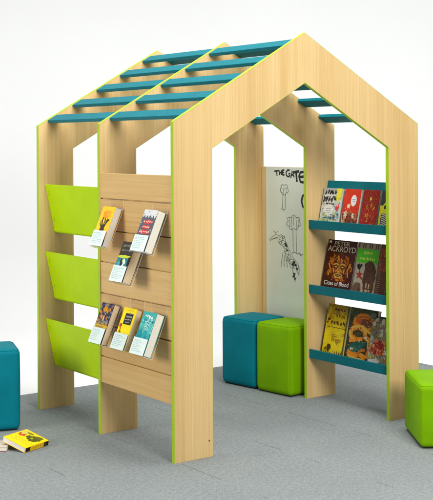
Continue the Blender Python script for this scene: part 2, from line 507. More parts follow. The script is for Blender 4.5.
# ------------------------------------------------------------------ books
def book(label, loc, w, h, t, cover, spine=None, pages='pages', back=None, rot=(0, 0, 0), group=None, art=None, texts=(), wear=.0):
    root = thing('book', loc, label, 'book', group, rot)
    c = .0012
    bm = bmesh.new()
    bx(bm, (-w / 2, -t, 0), (w / 2, -t + c, h), .0004, 1, 0)
    bx(bm, (-w / 2, -c, 0), (w / 2, 0, h), .0004, 1, 2)
    bx(bm, (-w / 2, -t + c + .0001, 0), (-w / 2 + c, -c - .0001, h), 0, 1, 1)
    sp = spine or cover
    cv = obj('cover', bm, [flat(cover), flat(sp), flat(back or cover)], root)
    bm = bmesh.new(); bx(bm, (-w / 2 + c + .0002, -t + c + .0002, .002), (w / 2 - .002, -c - .0002, h - .002))
    obj('pages', bm, M[pages], root)
    if art:
        A_ = Art(w, h); art(A_)
        A_.build('cover_art', cv, lambda x, y, l: (x - w / 2, -t - l, y))
    for body, u, v, size, col, kw in texts:
        lettering('title', body, size, flat(col), cv, (-w / 2 + u * w, -t - .0016, v * h), **kw)
    return root

def speckle(A_, rng, n, cols, r0, r1, box=(0, 0, 1, 1), jit=.35, squash=.7):
    asp = A_.w / A_.h
    for _ in range(n):
        r = rng.uniform(r0, r1)
        A_.ell(rng.uniform(box[0], box[2]), rng.uniform(box[1], box[3]), r, r * asp * rng.uniform(squash, 1.3), rng.choice(cols), rng.uniform(0, 3), 9, jit, rng)
def scribble_caps(A_, rng, u0, u1, v0, v1, n, col, wd):
    """a line of rough hand-cut capitals too blurred to read"""
    cw = (u1 - u0) / n; h_ = v1 - v0
    for i in range(n):
        x = u0 + cw * i
        for _ in range(3):
            a_, b_ = (x + rng.uniform(.05, .9) * cw, v0 + rng.uniform(0, .5) * h_), (x + rng.uniform(.05, .9) * cw, v0 + rng.uniform(.5, 1) * h_)
            A_.line([a_, ((a_[0] + b_[0]) / 2 + rng.uniform(-.2, .2) * cw, (a_[1] + b_[1]) / 2), b_], wd, col)

# --- the six holders on the slat wall
def holder(yc, g, tk, label, card_w=.121):
    """clear acrylic rest hooked into the groove at height g; origin at the groove"""
    root = thing('book_holder', (0, yc, g), label, 'book holder', 'clear acrylic book holders hooked on the slat wall')
    dx, dz = -.083, -.198                 # the leaning plate, in x and z
    top = Vector((x0 - .006, -.045)); bot = top + Vector((dx, dz))
    dl = Vector((dx, dz)).normalized(); nn = Vector((dl.y, -dl.x))     # outwards and up
    nn = Vector((-abs(dl.y), abs(dl.x)))
    led = bot + nn * (tk + .0035); lip = led - dl * .082
    path = [Vector((x0 + .007, .003)), Vector((x0 - .004, .0)), top, bot, led, lip]
    th = .0028; w = .131
    L = []
    for i, p in enumerate(path):
        a_ = (path[i] - path[i - 1]).normalized() if i else (path[1] - path[0]).normalized()
        b_ = (path[i + 1] - path[i]).normalized() if i < len(path) - 1 else a_
        na, nb = Vector((-a_.y, a_.x)), Vector((-b_.y, b_.x))
        m = (na + nb).normalized(); L.append(p + m * th / max(.4, m.dot(na)))
    bm = bmesh.new()
    rows = [[bm.verts.new((q.x, y, q.y)) for q in pp] for pp in (path, L) for y in (-w / 2, w / 2)]
    n = len(path)
    for i in range(n - 1):
        bm.faces.new((rows[0][i], rows[0][i + 1], rows[1][i + 1], rows[1][i])); bm.faces.new((rows[2][i], rows[2][i + 1], rows[3][i + 1], rows[3][i]))
        for p_, q_ in ((0, 2), (1, 3)): bm.faces.new((rows[p_][i], rows[p_][i + 1], rows[q_][i + 1], rows[q_][i])).material_index = 1
    for i in (0, -1): bm.faces.new((rows[0][i], rows[1][i], rows[3][i], rows[2][i])).material_index = 1
    obj('acrylic_rest', bm, [M['acrylic'], M['acrylic_edge']], root)
    # card in the lip: local frame with x along -Y, z along the lip
    out = led + nn * .0055
    ang = math.atan2(abs(dx), abs(dz))
    bm = bmesh.new(); bx(bm, (-card_w / 2, -.0012, 0), (card_w / 2, 0, .080), .0008, 2)
    card = obj('label_card', bm, M['card'], root)
    card.location = (out.x, 0, out.y); card.rotation_euler = (-ang, 0, R(-90))
    A_ = Art(card_w, .080); r = random.Random(int(yc * 1000 + g * 100))
    for i in range(7):
        v = .84 - i * .105
        u1 = r.uniform(.5, .88); u = .1
        while u < u1:
            q = u + r.uniform(.05, .14)
            A_.line([(u, v), (min(q, u1), v)], .0024 if i else .004, M['cardink']); u = q + .03
    A_.build('printed_lines', card, lambda x, y, l: (x - card_w / 2, -.0012 - l, y), .6)
    return bot, nn, dl, ang

def wall_book(yc, g, w, h, t, hl, label, **kw):
    bot, nn, dl, ang = holder(yc, g, t, hl)
    p = bot + nn * .0026 - dl * .0026
    return book(label, (p.x, yc, g + p.y), w, h, t, rot=(-ang, 0, R(-90)), group='books in the acrylic holders', **kw)

BLK = (.012, .011, .012); WHT = (.82, .82, .78)
def art1(A_):
    r = random.Random(1)
    A_.poly([(0, 0), (1, 0), (1, 1), (0, 1)], (.86, .50, .012))
    A_.rect(0, .0, .62, .62, (.88, .56, .02)); A_.ell(.5, .80, .3, .1, (.80, .26, .005), 0, 16, .12, r)
    A_.ell(.62, .82, .16, .09, (.83, .33, .01), 0, 12, .15, r)
    d = (.045, .025, .012)
    A_.poly([(.18, .2), (.62, .22), (.66, .42), (.56, .56), (.36, .52), (.3, .4)], d)
    A_.line([(.40, .50), (.30, .64), (.34, .72)], .012, d); A_.line([(.58, .50), (.70, .63), (.82, .68)], .012, d)
    A_.line([(.50, .5), (.53, .66), (.45, .70)], .010, d); A_.line([(.62, .48), (.62, .62), (.68, .7)], .008, d); A_.line([(.36, .48), (.2, .56), (.22, .62)], .007, d)
    A_.rect(.80, 0, 1, .17, BLK)
def art2(A_):
    r = random.Random(2)
    A_.rect(0, 0, 1, .86, (.085, .10, .13)); A_.rect(0, .86, 1, 1, (.62, .62, .60))
    A_.poly([(0, .86), (.08, .80), (.15, .87), (.25, .79), (.35, .86), (.46, .80), (.55, .87), (.68, .80), (.78, .87), (.9, .79), (1, .87), (1, .92), (0, .92)], (.60, .61, .60))
    for v, n, u0, u1 in ((.66, 5, .2, .86), (.535, 4, .24, .8), (.415, 6, .12, .86)):
        A_.ell((u0 + u1) / 2, v + .045, (u1 - u0) / 2 + .04, .052, (.50, .035, .03), 0, 22, .13, r)
        scribble_caps(A_, r, u0, u1, v + .02, v + .075, n, (.82, .50, .42), .0045)
    speckle(A_, r, 26, [(.35, .37, .40), (.2, .22, .27), (.6, .6, .6)], .01, .03, (0, .4, 1, .95))
def art3(A_):
    r = random.Random(3)
    A_.rect(0, 0, 1, 1, (.035, .032, .024))
    scribble_caps(A_, r, .12, .9, .86, .93, 7, (.22, .20, .15), .0045); scribble_caps(A_, r, .1, .92, .75, .82, 8, (.20, .19, .14), .0045)
    A_.rect(0, .30, .84, .60, (.02, .20, .22)); A_.ell(.45, .62, .55, .035, (.62, .66, .03), .03, 20, .15, r)
    A_.ell(.58, .46, .16, .10, (.80, .84, .84), .2, 14, .2, r); A_.ell(.38, .47, .15, .09, (.012, .03, .05), 0, 12, .2, r)
    A_.ell(.20, .42, .12, .09, (.05, .36, .42), 0, 12, .2, r); A_.ell(.72, .40, .10, .06, (.03, .28, .33), 0, 12, .2, r); A_.ell(.47, .52, .05, .05, (.5, .62, .1), 0, 9, .2, r)
    A_.rect(.84, 0, 1, .6, BLK)
def art4(A_):
    r = random.Random(4)
    A_.rect(0, 0, 1, 1, (.035, .032, .055))
    speckle(A_, r, 60, [(.42, .17, .02), (.55, .25, .02), (.10, .12, .22), (.28, .10, .05), (.16, .17, .30)], .03, .085, (.02, .45, .98, .97), .4)
    A_.ell(.42, .84, .16, .06, (.62, .28, .01), 0, 12, .3, r); A_.ell(.5, .62, .06, .07, (.66, .42, .30), 0, 12, .2, r); A_.ell(.3, .66, .06, .05, (.55, .30, .2), 0, 10, .2, r)
    for k in range(9): A_.line([(.06 + .1 * k, .47), (.1 + .1 * k, .53), (.08 + .1 * k, .57)], .003, (.62, .52, .25))
    A_.rect(0, .36, 1, .46, (.58, .38, .03)); A_.rect(.1, .385, .7, .43, (.40, .24, .02)); A_.rect(.84, 0, 1, .3, BLK)
def art5(A_):
    r = random.Random(5)
    A_.rect(0, 0, 1, 1, (.86, .66, .006)); A_.rect(.06, .03, .94, .97, (.90, .72, .01))
    A_.rect(.26, .60, .86, .87, (.03, .028, .03)); A_.ell(.58, .87, .06, .022, (.03, .028, .03)); A_.ell(.58, .86, .025, .012, (.85, .8, .6))
    scribble_caps(A_, r, .33, .80, .77, .81, 6, (.55, .53, .45), .0026); scribble_caps(A_, r, .31, .82, .70, .74, 7, (.50, .48, .42), .0026); scribble_caps(A_, r, .40, .72, .64, .67, 5, (.45, .43, .38), .002)
    A_.ell(.14, .56, .07, .05, (.55, .06, .02), .4, 10, .2, r); A_.line([(.12, .55), (.22, .47), (.16, .40)], .006, (.45, .05, .02)); A_.line([(.16, .6), (.24, .55)], .004, BLK); A_.line([(.2, .42), (.3, .4)], .006, (.08, .06, .02))
    A_.ell(.85, .2, .2, .12, (.30, .40, .03), 0, 14, .2, r); A_.ell(.9, .09, .16, .1, (.12, .20, .02), 0, 12, .2, r); A_.rect(.2, .935, .8, .95, (.70, .50, .01))
def art6(A_):
    r = random.Random(6)
    A_.rect(0, 0, 1, 1, (.05, .40, .38))
    speckle(A_, r, 70, [(.16, .52, .50), (.26, .60, .57), (.08, .46, .44), (.02, .30, .31)], .04, .12, (.05, .48, .95, .84), .4)
    speckle(A_, r, 20, [(.01, .26, .29), (.02, .34, .36)], .08, .16, (0, .38, 1, .5), .3)
    A_.line([(.22, .885), (.30, .92), (.36, .88), (.44, .92), (.5, .875), (.58, .90), (.66, .865), (.8, .875)], .006, (.80, .86, .80)); A_.line([(.5, .93), (.58, .84)], .005, (.82, .88, .82))
    A_.ell(.86, .78, .05, .035, (.02, .14, .18), 0, 10, .2, r)
    for k in range(4): A_.line([(.30 + .03 * k, .76 - .06 * k), (.5, .78 - .06 * k), (.66, .75 - .06 * k)], .003, (.55, .76, .72))

wall_book(.520, 1.216, .124, .207, .036, 'clear acrylic holder carrying the yellow book with a dark figure',
          label='yellow and orange book with dark figure raising its arms, top left on the slat wall', cover=(.84, .48, .02), pages='pages_grey', art=art1)
wall_book(.116, 1.216, .118, .207, .044, 'clear acrylic holder carrying the thick book with red lettering',
          label='thick dark grey book with red lettering and cream pages, upper right of the slat wall', cover=(.085, .10, .13), art=art2)
wall_book(.308, 1.054, .114, .202, .048, 'clear acrylic holder alone on the middle groove of the slat wall',
          label='thick black and teal book with tan pages, alone in the middle row', cover=BLK, pages='pages_tan', art=art3)
wall_book(.537, .730, .120, .207, .034, 'clear acrylic holder carrying the dark blue book with gold blotches',
          label='dark blue book blotched with gold, leftmost of the bottom three on the slat wall', cover=(.035, .032, .055), pages='pages_tan', art=art4)
wall_book(.328, .730, .118, .207, .030, 'clear acrylic holder carrying the yellow book with a black title square',
          label='yellow book with black title square, between the dark blue and the teal book', cover=(.86, .66, .006), pages='pages_tan', art=art5)
wall_book(.130, .730, .116, .207, .042, 'clear acrylic holder carrying the thick teal book',
          label='thick teal book with pale script title and cream pages on the slat wall', cover=(.05, .40, .38), art=art6)

# --- books on the teal display shelves
def shelf_book(lt, ya, yb, h, t, label, **kw):
    off = kw.pop('off', 0)
    z = lt - .0375
    nx = .0017 + off
    return book(label, (1.499 - nx, (ya + yb) / 2, z), abs(ya - yb), h, t, rot=(-LEAN, 0, R(-90)), group='books on the teal display shelves', **kw)

def a11(A_):
    r = random.Random(11)
    A_.rect(0, 0, 1, 1, (.56, .60, .54))
    A_.rect(.0, .55, .74, 1, (.36, .37, .36)); A_.ell(.4, .70, .36, .17, (.58, .58, .55), 0, 20, .15, r)
    scribble_caps(A_, r, .10, .72, .83, .95, 5, BLK, .009); scribble_caps(A_, r, .05, .74, .62, .79, 5, (.03, .03, .03), .010); scribble_caps(A_, r, .2, .7, .56, .61, 6, (.03, .03, .03), .005)
    for k in range(26):
        u, v = r.uniform(.04, .96), r.uniform(.03, .6); A_.line([(u, v), (u + r.uniform(-.08, .08), v + r.uniform(-.04, .04)), (u + r.uniform(-.1, .1), v + r.uniform(-.05, .05))], .0026, (.04, .05, .05))
    A_.poly([(.72, 1), (.74, .72), (.84, .62), (1, .8), (1, 1)], (.70, .66, .02)); A_.ell(.88, .78, .08, .09, (.72, .60, .03), 0, 10, .3, r)
    A_.ell(.86, .50, .11, .085, (.62, .05, .06), 0, 12, .25, r); A_.ell(.84, .56, .07, .04, (.75, .40, .38), 0, 10, .2, r)
    A_.ell(.42, .42, .27, .14, (.74, .74, .70), 0, 18, .14, r)
    speckle(A_, r, 30, [(.16, .42, .44), (.35, .62, .60), (.70, .70, .66), (.1, .12, .12), (.5, .6, .1)], .025, .075, (.02, .02, .98, .32), .35)
    for k in range(3): A_.line([(.28, .45 - .05 * k), (.55, .46 - .05 * k)], .003, (.3, .3, .3))
    A_.ell(.62, .08, .16, .06, (.55, .60, .03), 0, 12, .3, r); A_.line([(.2, .2), (.45, .23), (.8, .2)], .005, (.05, .16, .18))
def a12(A_):
    r = random.Random(12)
    A_.rect(0, 0, 1, 1, (.62, .035, .012)); A_.rect(0, .0, 1, .35, (.20, .03, .02))
    A_.ell(.62, .70, .17, .15, (.76, .74, .72), 0, 22); A_.line([(.52, .73), (.72, .73)], .003, (.25, .3, .5)); A_.line([(.54, .68), (.70, .68)], .003, (.25, .3, .5))
    A_.ell(.36, .56, .10, .06, (.78, .58, .38), 0, 12, .2, r); A_.ell(.24, .33, .13, .10, (.72, .50, .40), 0, 12, .25, r); A_.ell(.72, .30, .11, .07, (.76, .60, .45), 0, 12, .25, r); A_.ell(.5, .4, .1, .05, (.6, .08, .03), 0, 12, .25, r)
    speckle(A_, r, 28, [(.05, .02, .015), (.30, .07, .03), (.55, .25, .12), (.12, .14, .03)], .03, .08, (.02, .02, .98, .38), .35)
    speckle(A_, r, 40, [(.03, .015, .01), (.70, .52, .40), (.45, .05, .02)], .008, .022, (.03, .02, .97, .5), .3)
    A_.line([(.03, .24), (.1, .12), (.26, .05), (.5, .03)], .008, (.50, .55, .04)); A_.line([(.03, .33), (.06, .2), (.18, .1)], .005, (.55, .50, .05))
def a13(A_):
    r = random.Random(13)
    A_.rect(0, 0, 1, 1, (.26, .012, .010)); A_.rect(0, .0, 1, .52, (.36, .018, .012))
    for ring, n in ((.13, 10), (.24, 16), (.36, 22)):
        for i in range(n):
            t_ = 2 * PI * i / n
            A_.ell(.5 + ring * math.cos(t_), .76 + ring * .62 * math.sin(t_), .016, .011, (.50, .17, .03), 0, 7)
    A_.ell(.5, .76, .06, .045, (.72, .62, .06), 0, 8, .3, r)
    for k in range(15):
        u, v = r.uniform(.22, .80), r.uniform(.22, .56)
        A_.line([(u, v), (u + r.uniform(-.1, .1), v + .06), (u + r.uniform(-.12, .12), v + .09)], .005, r.choice([(.60, .26, .02), (.50, .12, .02), (.66, .40, .04)]))
    speckle(A_, r, 26, [(.46, .05, .02), (.18, .01, .01), (.60, .20, .08)], .015, .05, (.03, .02, .97, .45), .3)
    speckle(A_, r, 70, [(.55, .25, .04), (.12, .006, .006), (.48, .08, .03)], .006, .018, (.03, .02, .97, .97), .3)
def a14(A_):
    r = random.Random(14)
    A_.rect(0, 0, 1, 1, (.04, .04, .045)); A_.rect(0, .0, .12, .62, (.66, .60, .02))
    A_.poly([(.05, .55), (.3, .72), (.62, .70), (.7, .55), (.4, .45), (.1, .4)], (.66, .58, .03)); A_.ell(.3, .58, .09, .05, BLK, 0, 10, .2, r)
    for k in range(7): A_.line([(.16, .38 - .05 * k), (.35, .42 - .05 * k), (.62, .36 - .05 * k), (.95, .41 - .05 * k)], .006, r.choice([(.45, .44, .46), (.6, .6, .58), (.3, .3, .33)]))
shelf_book(1.045, .672, .507, .222, .030, 'grey comic style book with heavy black lettering and a yellow corner', cover=(.56, .60, .54), spine=(.10, .03, .02), art=a11)
shelf_book(1.045, .486, .349, .222, .030, 'bright red book with white oval badge on the top shelf', cover=(.62, .035, .012), spine=(.08, .03, .02), art=a12)
shelf_book(1.045, .330, .198, .222, .028, 'dark red book with gold star and dotted rings on the top shelf', cover=(.28, .012, .01), art=a13)
shelf_book(1.045, .184, .046, .222, .026, 'black and yellow patterned book at the near end of the top shelf', cover=(.05, .05, .05), art=a14, pages='pages_grey')

def a21(A_):
    r = random.Random(21)
    A_.rect(0, 0, 1, 1, (.055, .008, .006)); 
    A_.ell(.5, .45, .45, .29, (.11, .014, .006), 0, 24, .15, r)
    for k in range(90):
        t_ = r.uniform(0, 2 * PI); q = r.uniform(.45, 1.0)
        u, v = .5 + .42 * q * math.cos(t_), .42 + .26 * q * math.sin(t_)
        A_.line([(u, v), (u + r.uniform(-.06, .06), v + .04), (u + r.uniform(-.05, .05), v + .085)], r.uniform(.003, .010), r.choice([(.38, .06, .01), (.55, .13, .01), (.20, .02, .008), (.62, .25, .02), (.06, .012, .006)]))
    g, o_, dk = (.60, .33, .04), (.46, .13, .01), (.035, .012, .008)
    A_.ell(.52, .42, .20, .17, (.26, .06, .010), 0, 20, .1, r)
    for s_ in (-1, 1):
        c_ = lambda u: .52 + s_ * u
        A_.line([(c_(.03), .515), (c_(.10), .545), (c_(.20), .515)], .009, g); A_.ell(c_(.115), .478, .075, .034, dk, s_ * .15, 12); A_.ell(c_(.115), .480, .040, .014, (.62, .44, .08), 0, 10)
        A_.line([(c_(.03), .47), (c_(.05), .42), (c_(.11), .385)], .007, g); A_.line([(c_(.19), .44), (c_(.17), .37), (c_(.11), .30), (c_(.06), .255)], .009, g)
        A_.line([(c_(.24), .5), (c_(.29), .59), (c_(.22), .68), (c_(.16), .70)], .009, o_); A_.line([(c_(.34), .30), (c_(.29), .42), (c_(.37), .54)], .010, (.64, .26, .02)); A_.line([(c_(.02), .64), (c_(.09), .60), (c_(.05), .565)], .007, g)
        A_.line([(c_(.13), .36), (c_(.22), .33), (c_(.25), .25)], .008, dk); A_.line([(c_(.08), .57), (c_(.17), .57)], .007, dk)
    A_.poly([(.50, .51), (.54, .51), (.565, .40), (.475, .40)], o_); A_.ell(.52, .385, .06, .016, g, 0, 12)
    A_.ell(.52, .318, .105, .036, dk, 0, 14); A_.line([(.42, .335), (.52, .352), (.62, .335)], .006, g); A_.line([(.43, .297), (.52, .272), (.61, .297)], .008, g); A_.rect(.47, .315, .57, .324, (.62, .48, .25))
    A_.ell(.52, .225, .06, .022, (.55, .20, .02), 0, 12, .1, r)
    A_.rect(.06, .935, .14, .975, WHT); A_.rect(.085, .94, .115, .955, (.1, .1, .1))
def a22(A_):
    r = random.Random(22)
    A_.rect(0, 0, 1, 1, (.33, .25, .19))
    for k in range(10): A_.rect(.04 + .094 * k, .895, .085 + .094 * k, .985, [(.09, .045, .03), (.42, .35, .29), (.14, .05, .03)][k % 3])
    A_.rect(.03, .60, .97, .88, (.08, .52, .015)); A_.rect(.06, .03, .97, .61, (.44, .38, .31))
    scribble_caps(A_, r, .32, .72, .77, .84, 5, (.60, .80, .12), .004); scribble_caps(A_, r, .16, .86, .66, .73, 8, (.60, .80, .12), .004)
    A_.line([(.03, .62), (.97, .62)], .004, (.2, .5, .05))
    # beast of brown hair, no face
    A_.ell(.70, .36, .27, .26, (.085, .036, .02), 0, 30, .08, r); A_.ell(.66, .55, .22, .11, (.075, .03, .018), 0, 24, .1, r); A_.ell(.72, .16, .24, .15, (.10, .045, .022), 0, 20, .1, r)
    for k in range(60):
        u, v = r.uniform(.48, .92), r.uniform(.10, .62)
        A_.line([(u, v), (u + r.uniform(-.03, .03), v - .05)], .003, r.choice([(.16, .07, .035), (.05, .02, .012), (.20, .09, .05)]))
    A_.line([(.62, .24), (.62, .15)], .010, (.50, .36, .24)); A_.line([(.74, .23), (.74, .14)], .010, (.50, .36, .24)); A_.ell(.64, .1, .06, .025, (.55, .40, .28)); A_.ell(.77, .1, .05, .02, (.5, .38, .26))
    A_.poly([(.10, .57), (.18, .60), (.22, .57), (.30, .60), (.34, .56), (.27, .52), (.25, .47), (.18, .49), (.12, .52)], BLK)
    star = []
    for i in range(10):
        q = (.16 if i % 2 == 0 else .06); t_ = PI / 2 + PI * i / 5
        star.append((.25 + q * math.cos(t_), .385 + q * .62 * math.sin(t_)))
    A_.poly(star, (.42, .02, .015)); A_.line([(.25, .37), (.40, .31)], .010, (.40, .02, .015))
    A_.ell(.22, .14, .19, .10, (.16, .09, .06), 0, 18, .12, r); A_.ell(.33, .09, .05, .06, (.1, .05, .035), 0, 10, .15, r); A_.rect(.06, .02, .97, .05, (.26, .18, .13))
def a23(A_):
    r = random.Random(23)
    A_.rect(0, 0, 1, 1, (.10, .035, .022)); A_.rect(0, .70, 1, .93, (.30, .05, .012)); A_.rect(0, .5, 1, .68, (.20, .09, .05))
    for k in range(24): A_.rect(.02, .04 + .019 * k, .42, .05 + .019 * k, [(.35, .22, .14), (.06, .02, .015)][k % 2])
    speckle(A_, r, 40, [(.42, .10, .02), (.24, .05, .02), (.05, .02, .015), (.45, .25, .12)], .03, .09, (.05, .48, .95, .95), .4)
    A_.ell(.5, .6, .18, .07, (.28, .02, .02), 0, 12, .3, r)
def a24(A_):
    r = random.Random(24)
    A_.rect(0, 0, 1, 1, (.014, .02, .016)); speckle(A_, r, 22, [(.03, .07, .05), (.012, .013, .014), (.05, .10, .07), (.10, .08, .05)], .04, .12, (.05, .05, .95, .95), .4)
gold = (.62, .55, .44)
shelf_book(.667, .662, .412, .300, .022, 'dark maroon book with flaming golden mask and white title lettering', cover=(.055, .008, .006), pages='pages_grey', art=a21,
           texts=[('PETER', .50, .895, .034, gold, dict(sx=1.45, bold=.0003)), ('ACKROYD', .52, .775, .046, gold, dict(sx=1.08, bold=.0004)), ('Cities of Blood', .5, .115, .036, WHT, dict(sx=.98))])
shelf_book(.667, .398, .214, .300, .026, 'beige book with green title panel, red star and brown hairy beast', cover=(.36, .28, .22), pages='pages_grey', art=a22)
shelf_book(.667, .206, .134, .300, .030, 'narrow reddish brown striped book beside the green panelled book', cover=(.10, .035, .022), pages='pages_grey', art=a23)
shelf_book(.667, .128, .034, .297, .022, 'near black book at the near end of the middle shelf', cover=(.014, .02, .016), pages='pages_grey', art=a24)

def a31(A_):
    r = random.Random(31)
    A_.rect(0, 0, 1, 1, (.66, .47, .012)); A_.ell(.5, .32, .55, .30, (.80, .62, .012), 0, 22, .1, r); A_.rect(0, .80, 1, 1, (.36, .22, .03))
    speckle(A_, r, 24, [(.48, .32, .015), (.62, .46, .02), (.42, .26, .02)], .04, .12, (.05, .3, .95, .95), .4)
    d = (.10, .03, .012)
    scribble_caps(A_, r, .30, .86, .86, .93, 4, d, .0050); scribble_caps(A_, r, .42, .86, .745, .80, 4, d, .0045)
    scribble_caps(A_, r, .20, .92, .60, .69, 5, d, .0075); A_.line([(.10, .555), (.93, .55)], .003, d)
    for v, u0, u1 in ((.42, .40, .68), (.385, .46, .72), (.33, .38, .66), (.30, .46, .64)): A_.line([(u0, v), (u1, v - .004)], .003, (.40, .20, .02))
    speckle(A_, r, 70, [(.66, .50, .03), (.34, .20, .015), (.74, .60, .05), (.20, .10, .015)], .008, .022, (.05, .05, .95, .97), .35)
    A_.ell(.14, .70, .06, .03, d, .3, 9, .3, r); A_.ell(.08, .64, .04, .02, d, 0, 9, .3, r)
    A_.ell(.30, .17, .10, .07, (.07, .035, .012), .2, 12, .3, r); A_.ell(.17, .13, .06, .035, (.16, .12, .03), 0, 12, .3, r)
    for k in range(9): A_.poly([(.06 + .1 * k, 0), (.16 + .1 * k, 0), (.12 + .1 * k, r.uniform(.06, .15))], r.choice([(.09, .04, .015), (.16, .08, .02), (.12, .10, .03)]))
    A_.rect(.94, 0, 1, 1, (.08, .09, .02))
def a32(A_):
    r = random.Random(32)
    A_.rect(0, 0, 1, 1, (.035, .045, .020)); A_.ell(.5, .9, .5, .12, (.05, .075, .035), 0, 20, .2, r)
    def arc(cx, cy, rx, ry, a0, a1, n=26): return [(cx + rx * math.cos(R(a0 + (a1 - a0) * i / n)), cy + ry * math.sin(R(a0 + (a1 - a0) * i / n))) for i in range(n + 1)]
    og, lt_, rd = (.76, .25, .02), (.80, .44, .06), (.60, .08, .015)
    A_.ell(.50, .80, .33, .10, rd, .15, 24, .1, r); A_.line(arc(.55, .75, .34, .115, 10, 330), .030, og); A_.line(arc(.55, .75, .30, .10, 20, 200), .010, (.58, .13, .015))
    A_.ell(.62, .725, .20, .085, (.20, .05, .03), -.1, 18, .06, r); A_.ell(.62, .72, .13, .055, (.13, .06, .04), -.1, 16, .06, r)
    A_.line(arc(.38, .52, .28, .12, -20, 300), .028, lt_); A_.line(arc(.38, .52, .22, .09, 0, 300), .012, og); A_.ell(.37, .51, .145, .055, (.07, .06, .025), .1, 18, .06, r)
    A_.line([(.36, .63), (.52, .66), (.74, .60), (.88, .55)], .020, lt_); A_.line([(.6, .5), (.8, .44), (.88, .30), (.84, .14)], .030, og); A_.line([(.66, .48), (.80, .40), (.82, .28)], .012, lt_)
    A_.ell(.40, .28, .34, .09, (.012, .10, .085), .35, 20, .12, r); A_.ell(.30, .22, .2, .06, (.015, .13, .10), .2, 18, .15, r); A_.line([(.10, .36), (.3, .40), (.58, .44)], .022, og)
    A_.line([(.08, .16), (.3, .11), (.55, .14), (.80, .09)], .028, og); A_.line([(.1, .08), (.4, .05), (.7, .04)], .016, lt_); A_.line([(.46, .13), (.6, .22), (.72, .24)], .016, (.56, .16, .02))
    speckle(A_, r, 60, [(.72, .42, .10), (.50, .12, .02), (.05, .10, .06), (.30, .14, .03)], .010, .032, (.06, .05, .94, .95), .4)
    speckle(A_, r, 150, [(.72, .48, .14), (.36, .07, .015), (.03, .05, .03), (.02, .14, .11), (.62, .20, .03)], .005, .014, (.04, .04, .96, .96), .4)
    A_.ell(.22, .22, .045, .022, (.60, .66, .62), 0, 9, .3, r); A_.ell(.70, .47, .06, .025, (.62, .60, .52), .4, 10, .3, r); A_.ell(.86, .9, .12, .05, (.14, .14, .12), 0, 12, .3, r)
def a33(A_):
    r = random.Random(33)
    A_.rect(0, 0, 1, 1, (.24, .22, .19)); A_.rect(0, .9, 1, 1, (.04, .05, .035))
    speckle(A_, r, 110, [(.44, .42, .33), (.16, .14, .09), (.58, .55, .46), (.34, .14, .05), (.34, .32, .08), (.12, .14, .05)], .025, .075, (.02, .05, .98, .95), .4)
    A_.ell(.36, .40, .28, .16, (.36, .025, .02), 0, 20, .2, r)
    speckle(A_, r, 30, [(.50, .05, .03), (.26, .012, .012), (.55, .18, .05), (.62, .30, .06)], .025, .07, (.12, .26, .60, .54), .35)
    speckle(A_, r, 120, [(.60, .57, .50), (.08, .07, .06), (.40, .05, .03), (.30, .28, .10)], .006, .018, (.03, .03, .97, .93), .35)
    A_.ell(.25, .10, .2, .06, (.55, .53, .48), 0, 12, .3, r)
shelf_book(.289, .655, .470, .300, .028, 'yellow book with dark brown lettering, far end of the bottom shelf', cover=(.50, .34, .015), spine=(.12, .04, .02), pages='pages_tan', art=a31)
shelf_book(.289, .462, .240, .300, .024, 'dark green book with an orange coiling serpent pattern', cover=(.035, .045, .02), pages='pages_grey', art=a32)
shelf_book(.289, .252, .050, .268, .020, 'grey mottled book with red flower at the near end of the bottom shelf', cover=(.24, .22, .19), pages='pages_grey', art=a33, off=.0252)

# --- two books on the carpet
def f1(A_):
    r = random.Random(41)
    A_.rect(0, 0, 1, 1, (.86, .60, .006)); A_.rect(.05, .04, .95, .96, (.88, .64, .008))
    for v, u1 in ((.62, .9), (.71, .8), (.80, .86)):
        u = .12
        while u < u1: A_.line([(u, v), (u + .08, v + .006)], .004, (.40, .28, .02)); u += r.uniform(.11, .16)
    A_.ell(.80, .38, .13, .13, (.50, .08, .015), .3, 16, .25, r); A_.ell(.84, .22, .10, .16, (.62, .50, .10), .1, 14, .3, r); A_.ell(.70, .14, .14, .06, (.20, .19, .02), 0, 14, .3, r)
    A_.ell(.36, .34, .23, .20, (.085, .09, .012), -.2, 20, .24, r); A_.ell(.30, .16, .16, .09, (.12, .12, .015), 0, 14, .3, r); A_.ell(.40, .36, .06, .05, (.50, .42, .03), 0, 10, .3, r); A_.ell(.55, .2, .07, .06, (.55, .40, .03), 0, 10, .3, r)
F0 = Vector((-.480, .590)); e1 = Vector((.93, .368)).normalized(); e2 = Vector((-e1.y, e1.x))
# under book first: lies flat, its long side towards the camera
c0 = Vector((-.536, .668)); la = Vector((-.812, .584)); lb = Vector((.584, .812))
uc = c0 + la * .10 + lb * .065
ub = book('white paged book with a red edge lying under the yellow book on the carpet', (0, 0, 0), .13, .20, .021, cover=(.62, .52, .44), spine=(.7, .68, .62), back=(.42, .03, .03))
X_ = Vector((lb.x, lb.y, 0)); Z_ = Vector((la.x, la.y, 0)); Y_ = Z_.cross(X_)
def basis(x, y, z, p): return Matrix(((x.x, y.x, z.x, p[0]), (x.y, y.y, z.y, p[1]), (x.z, y.z, z.z, p[2]), (0, 0, 0, 1)))
# its cover faces up: local -Y is up
X_ = Vector((-lb.x, -lb.y, 0)); Y_ = Vector((0, 0, -1)); Z_ = X_.cross(Y_)
p = uc - Vector((Z_.x, Z_.y)) * .10
ub.matrix_world = basis(X_, Y_, Z_, (p.x, p.y, .0008))
yb = book('yellow book with red and black patches lying on the carpet', (0, 0, 0), .150, .172, .025, cover=(.86, .60, .006), spine=(.80, .50, .01), art=f1)
tl = R(14.5)
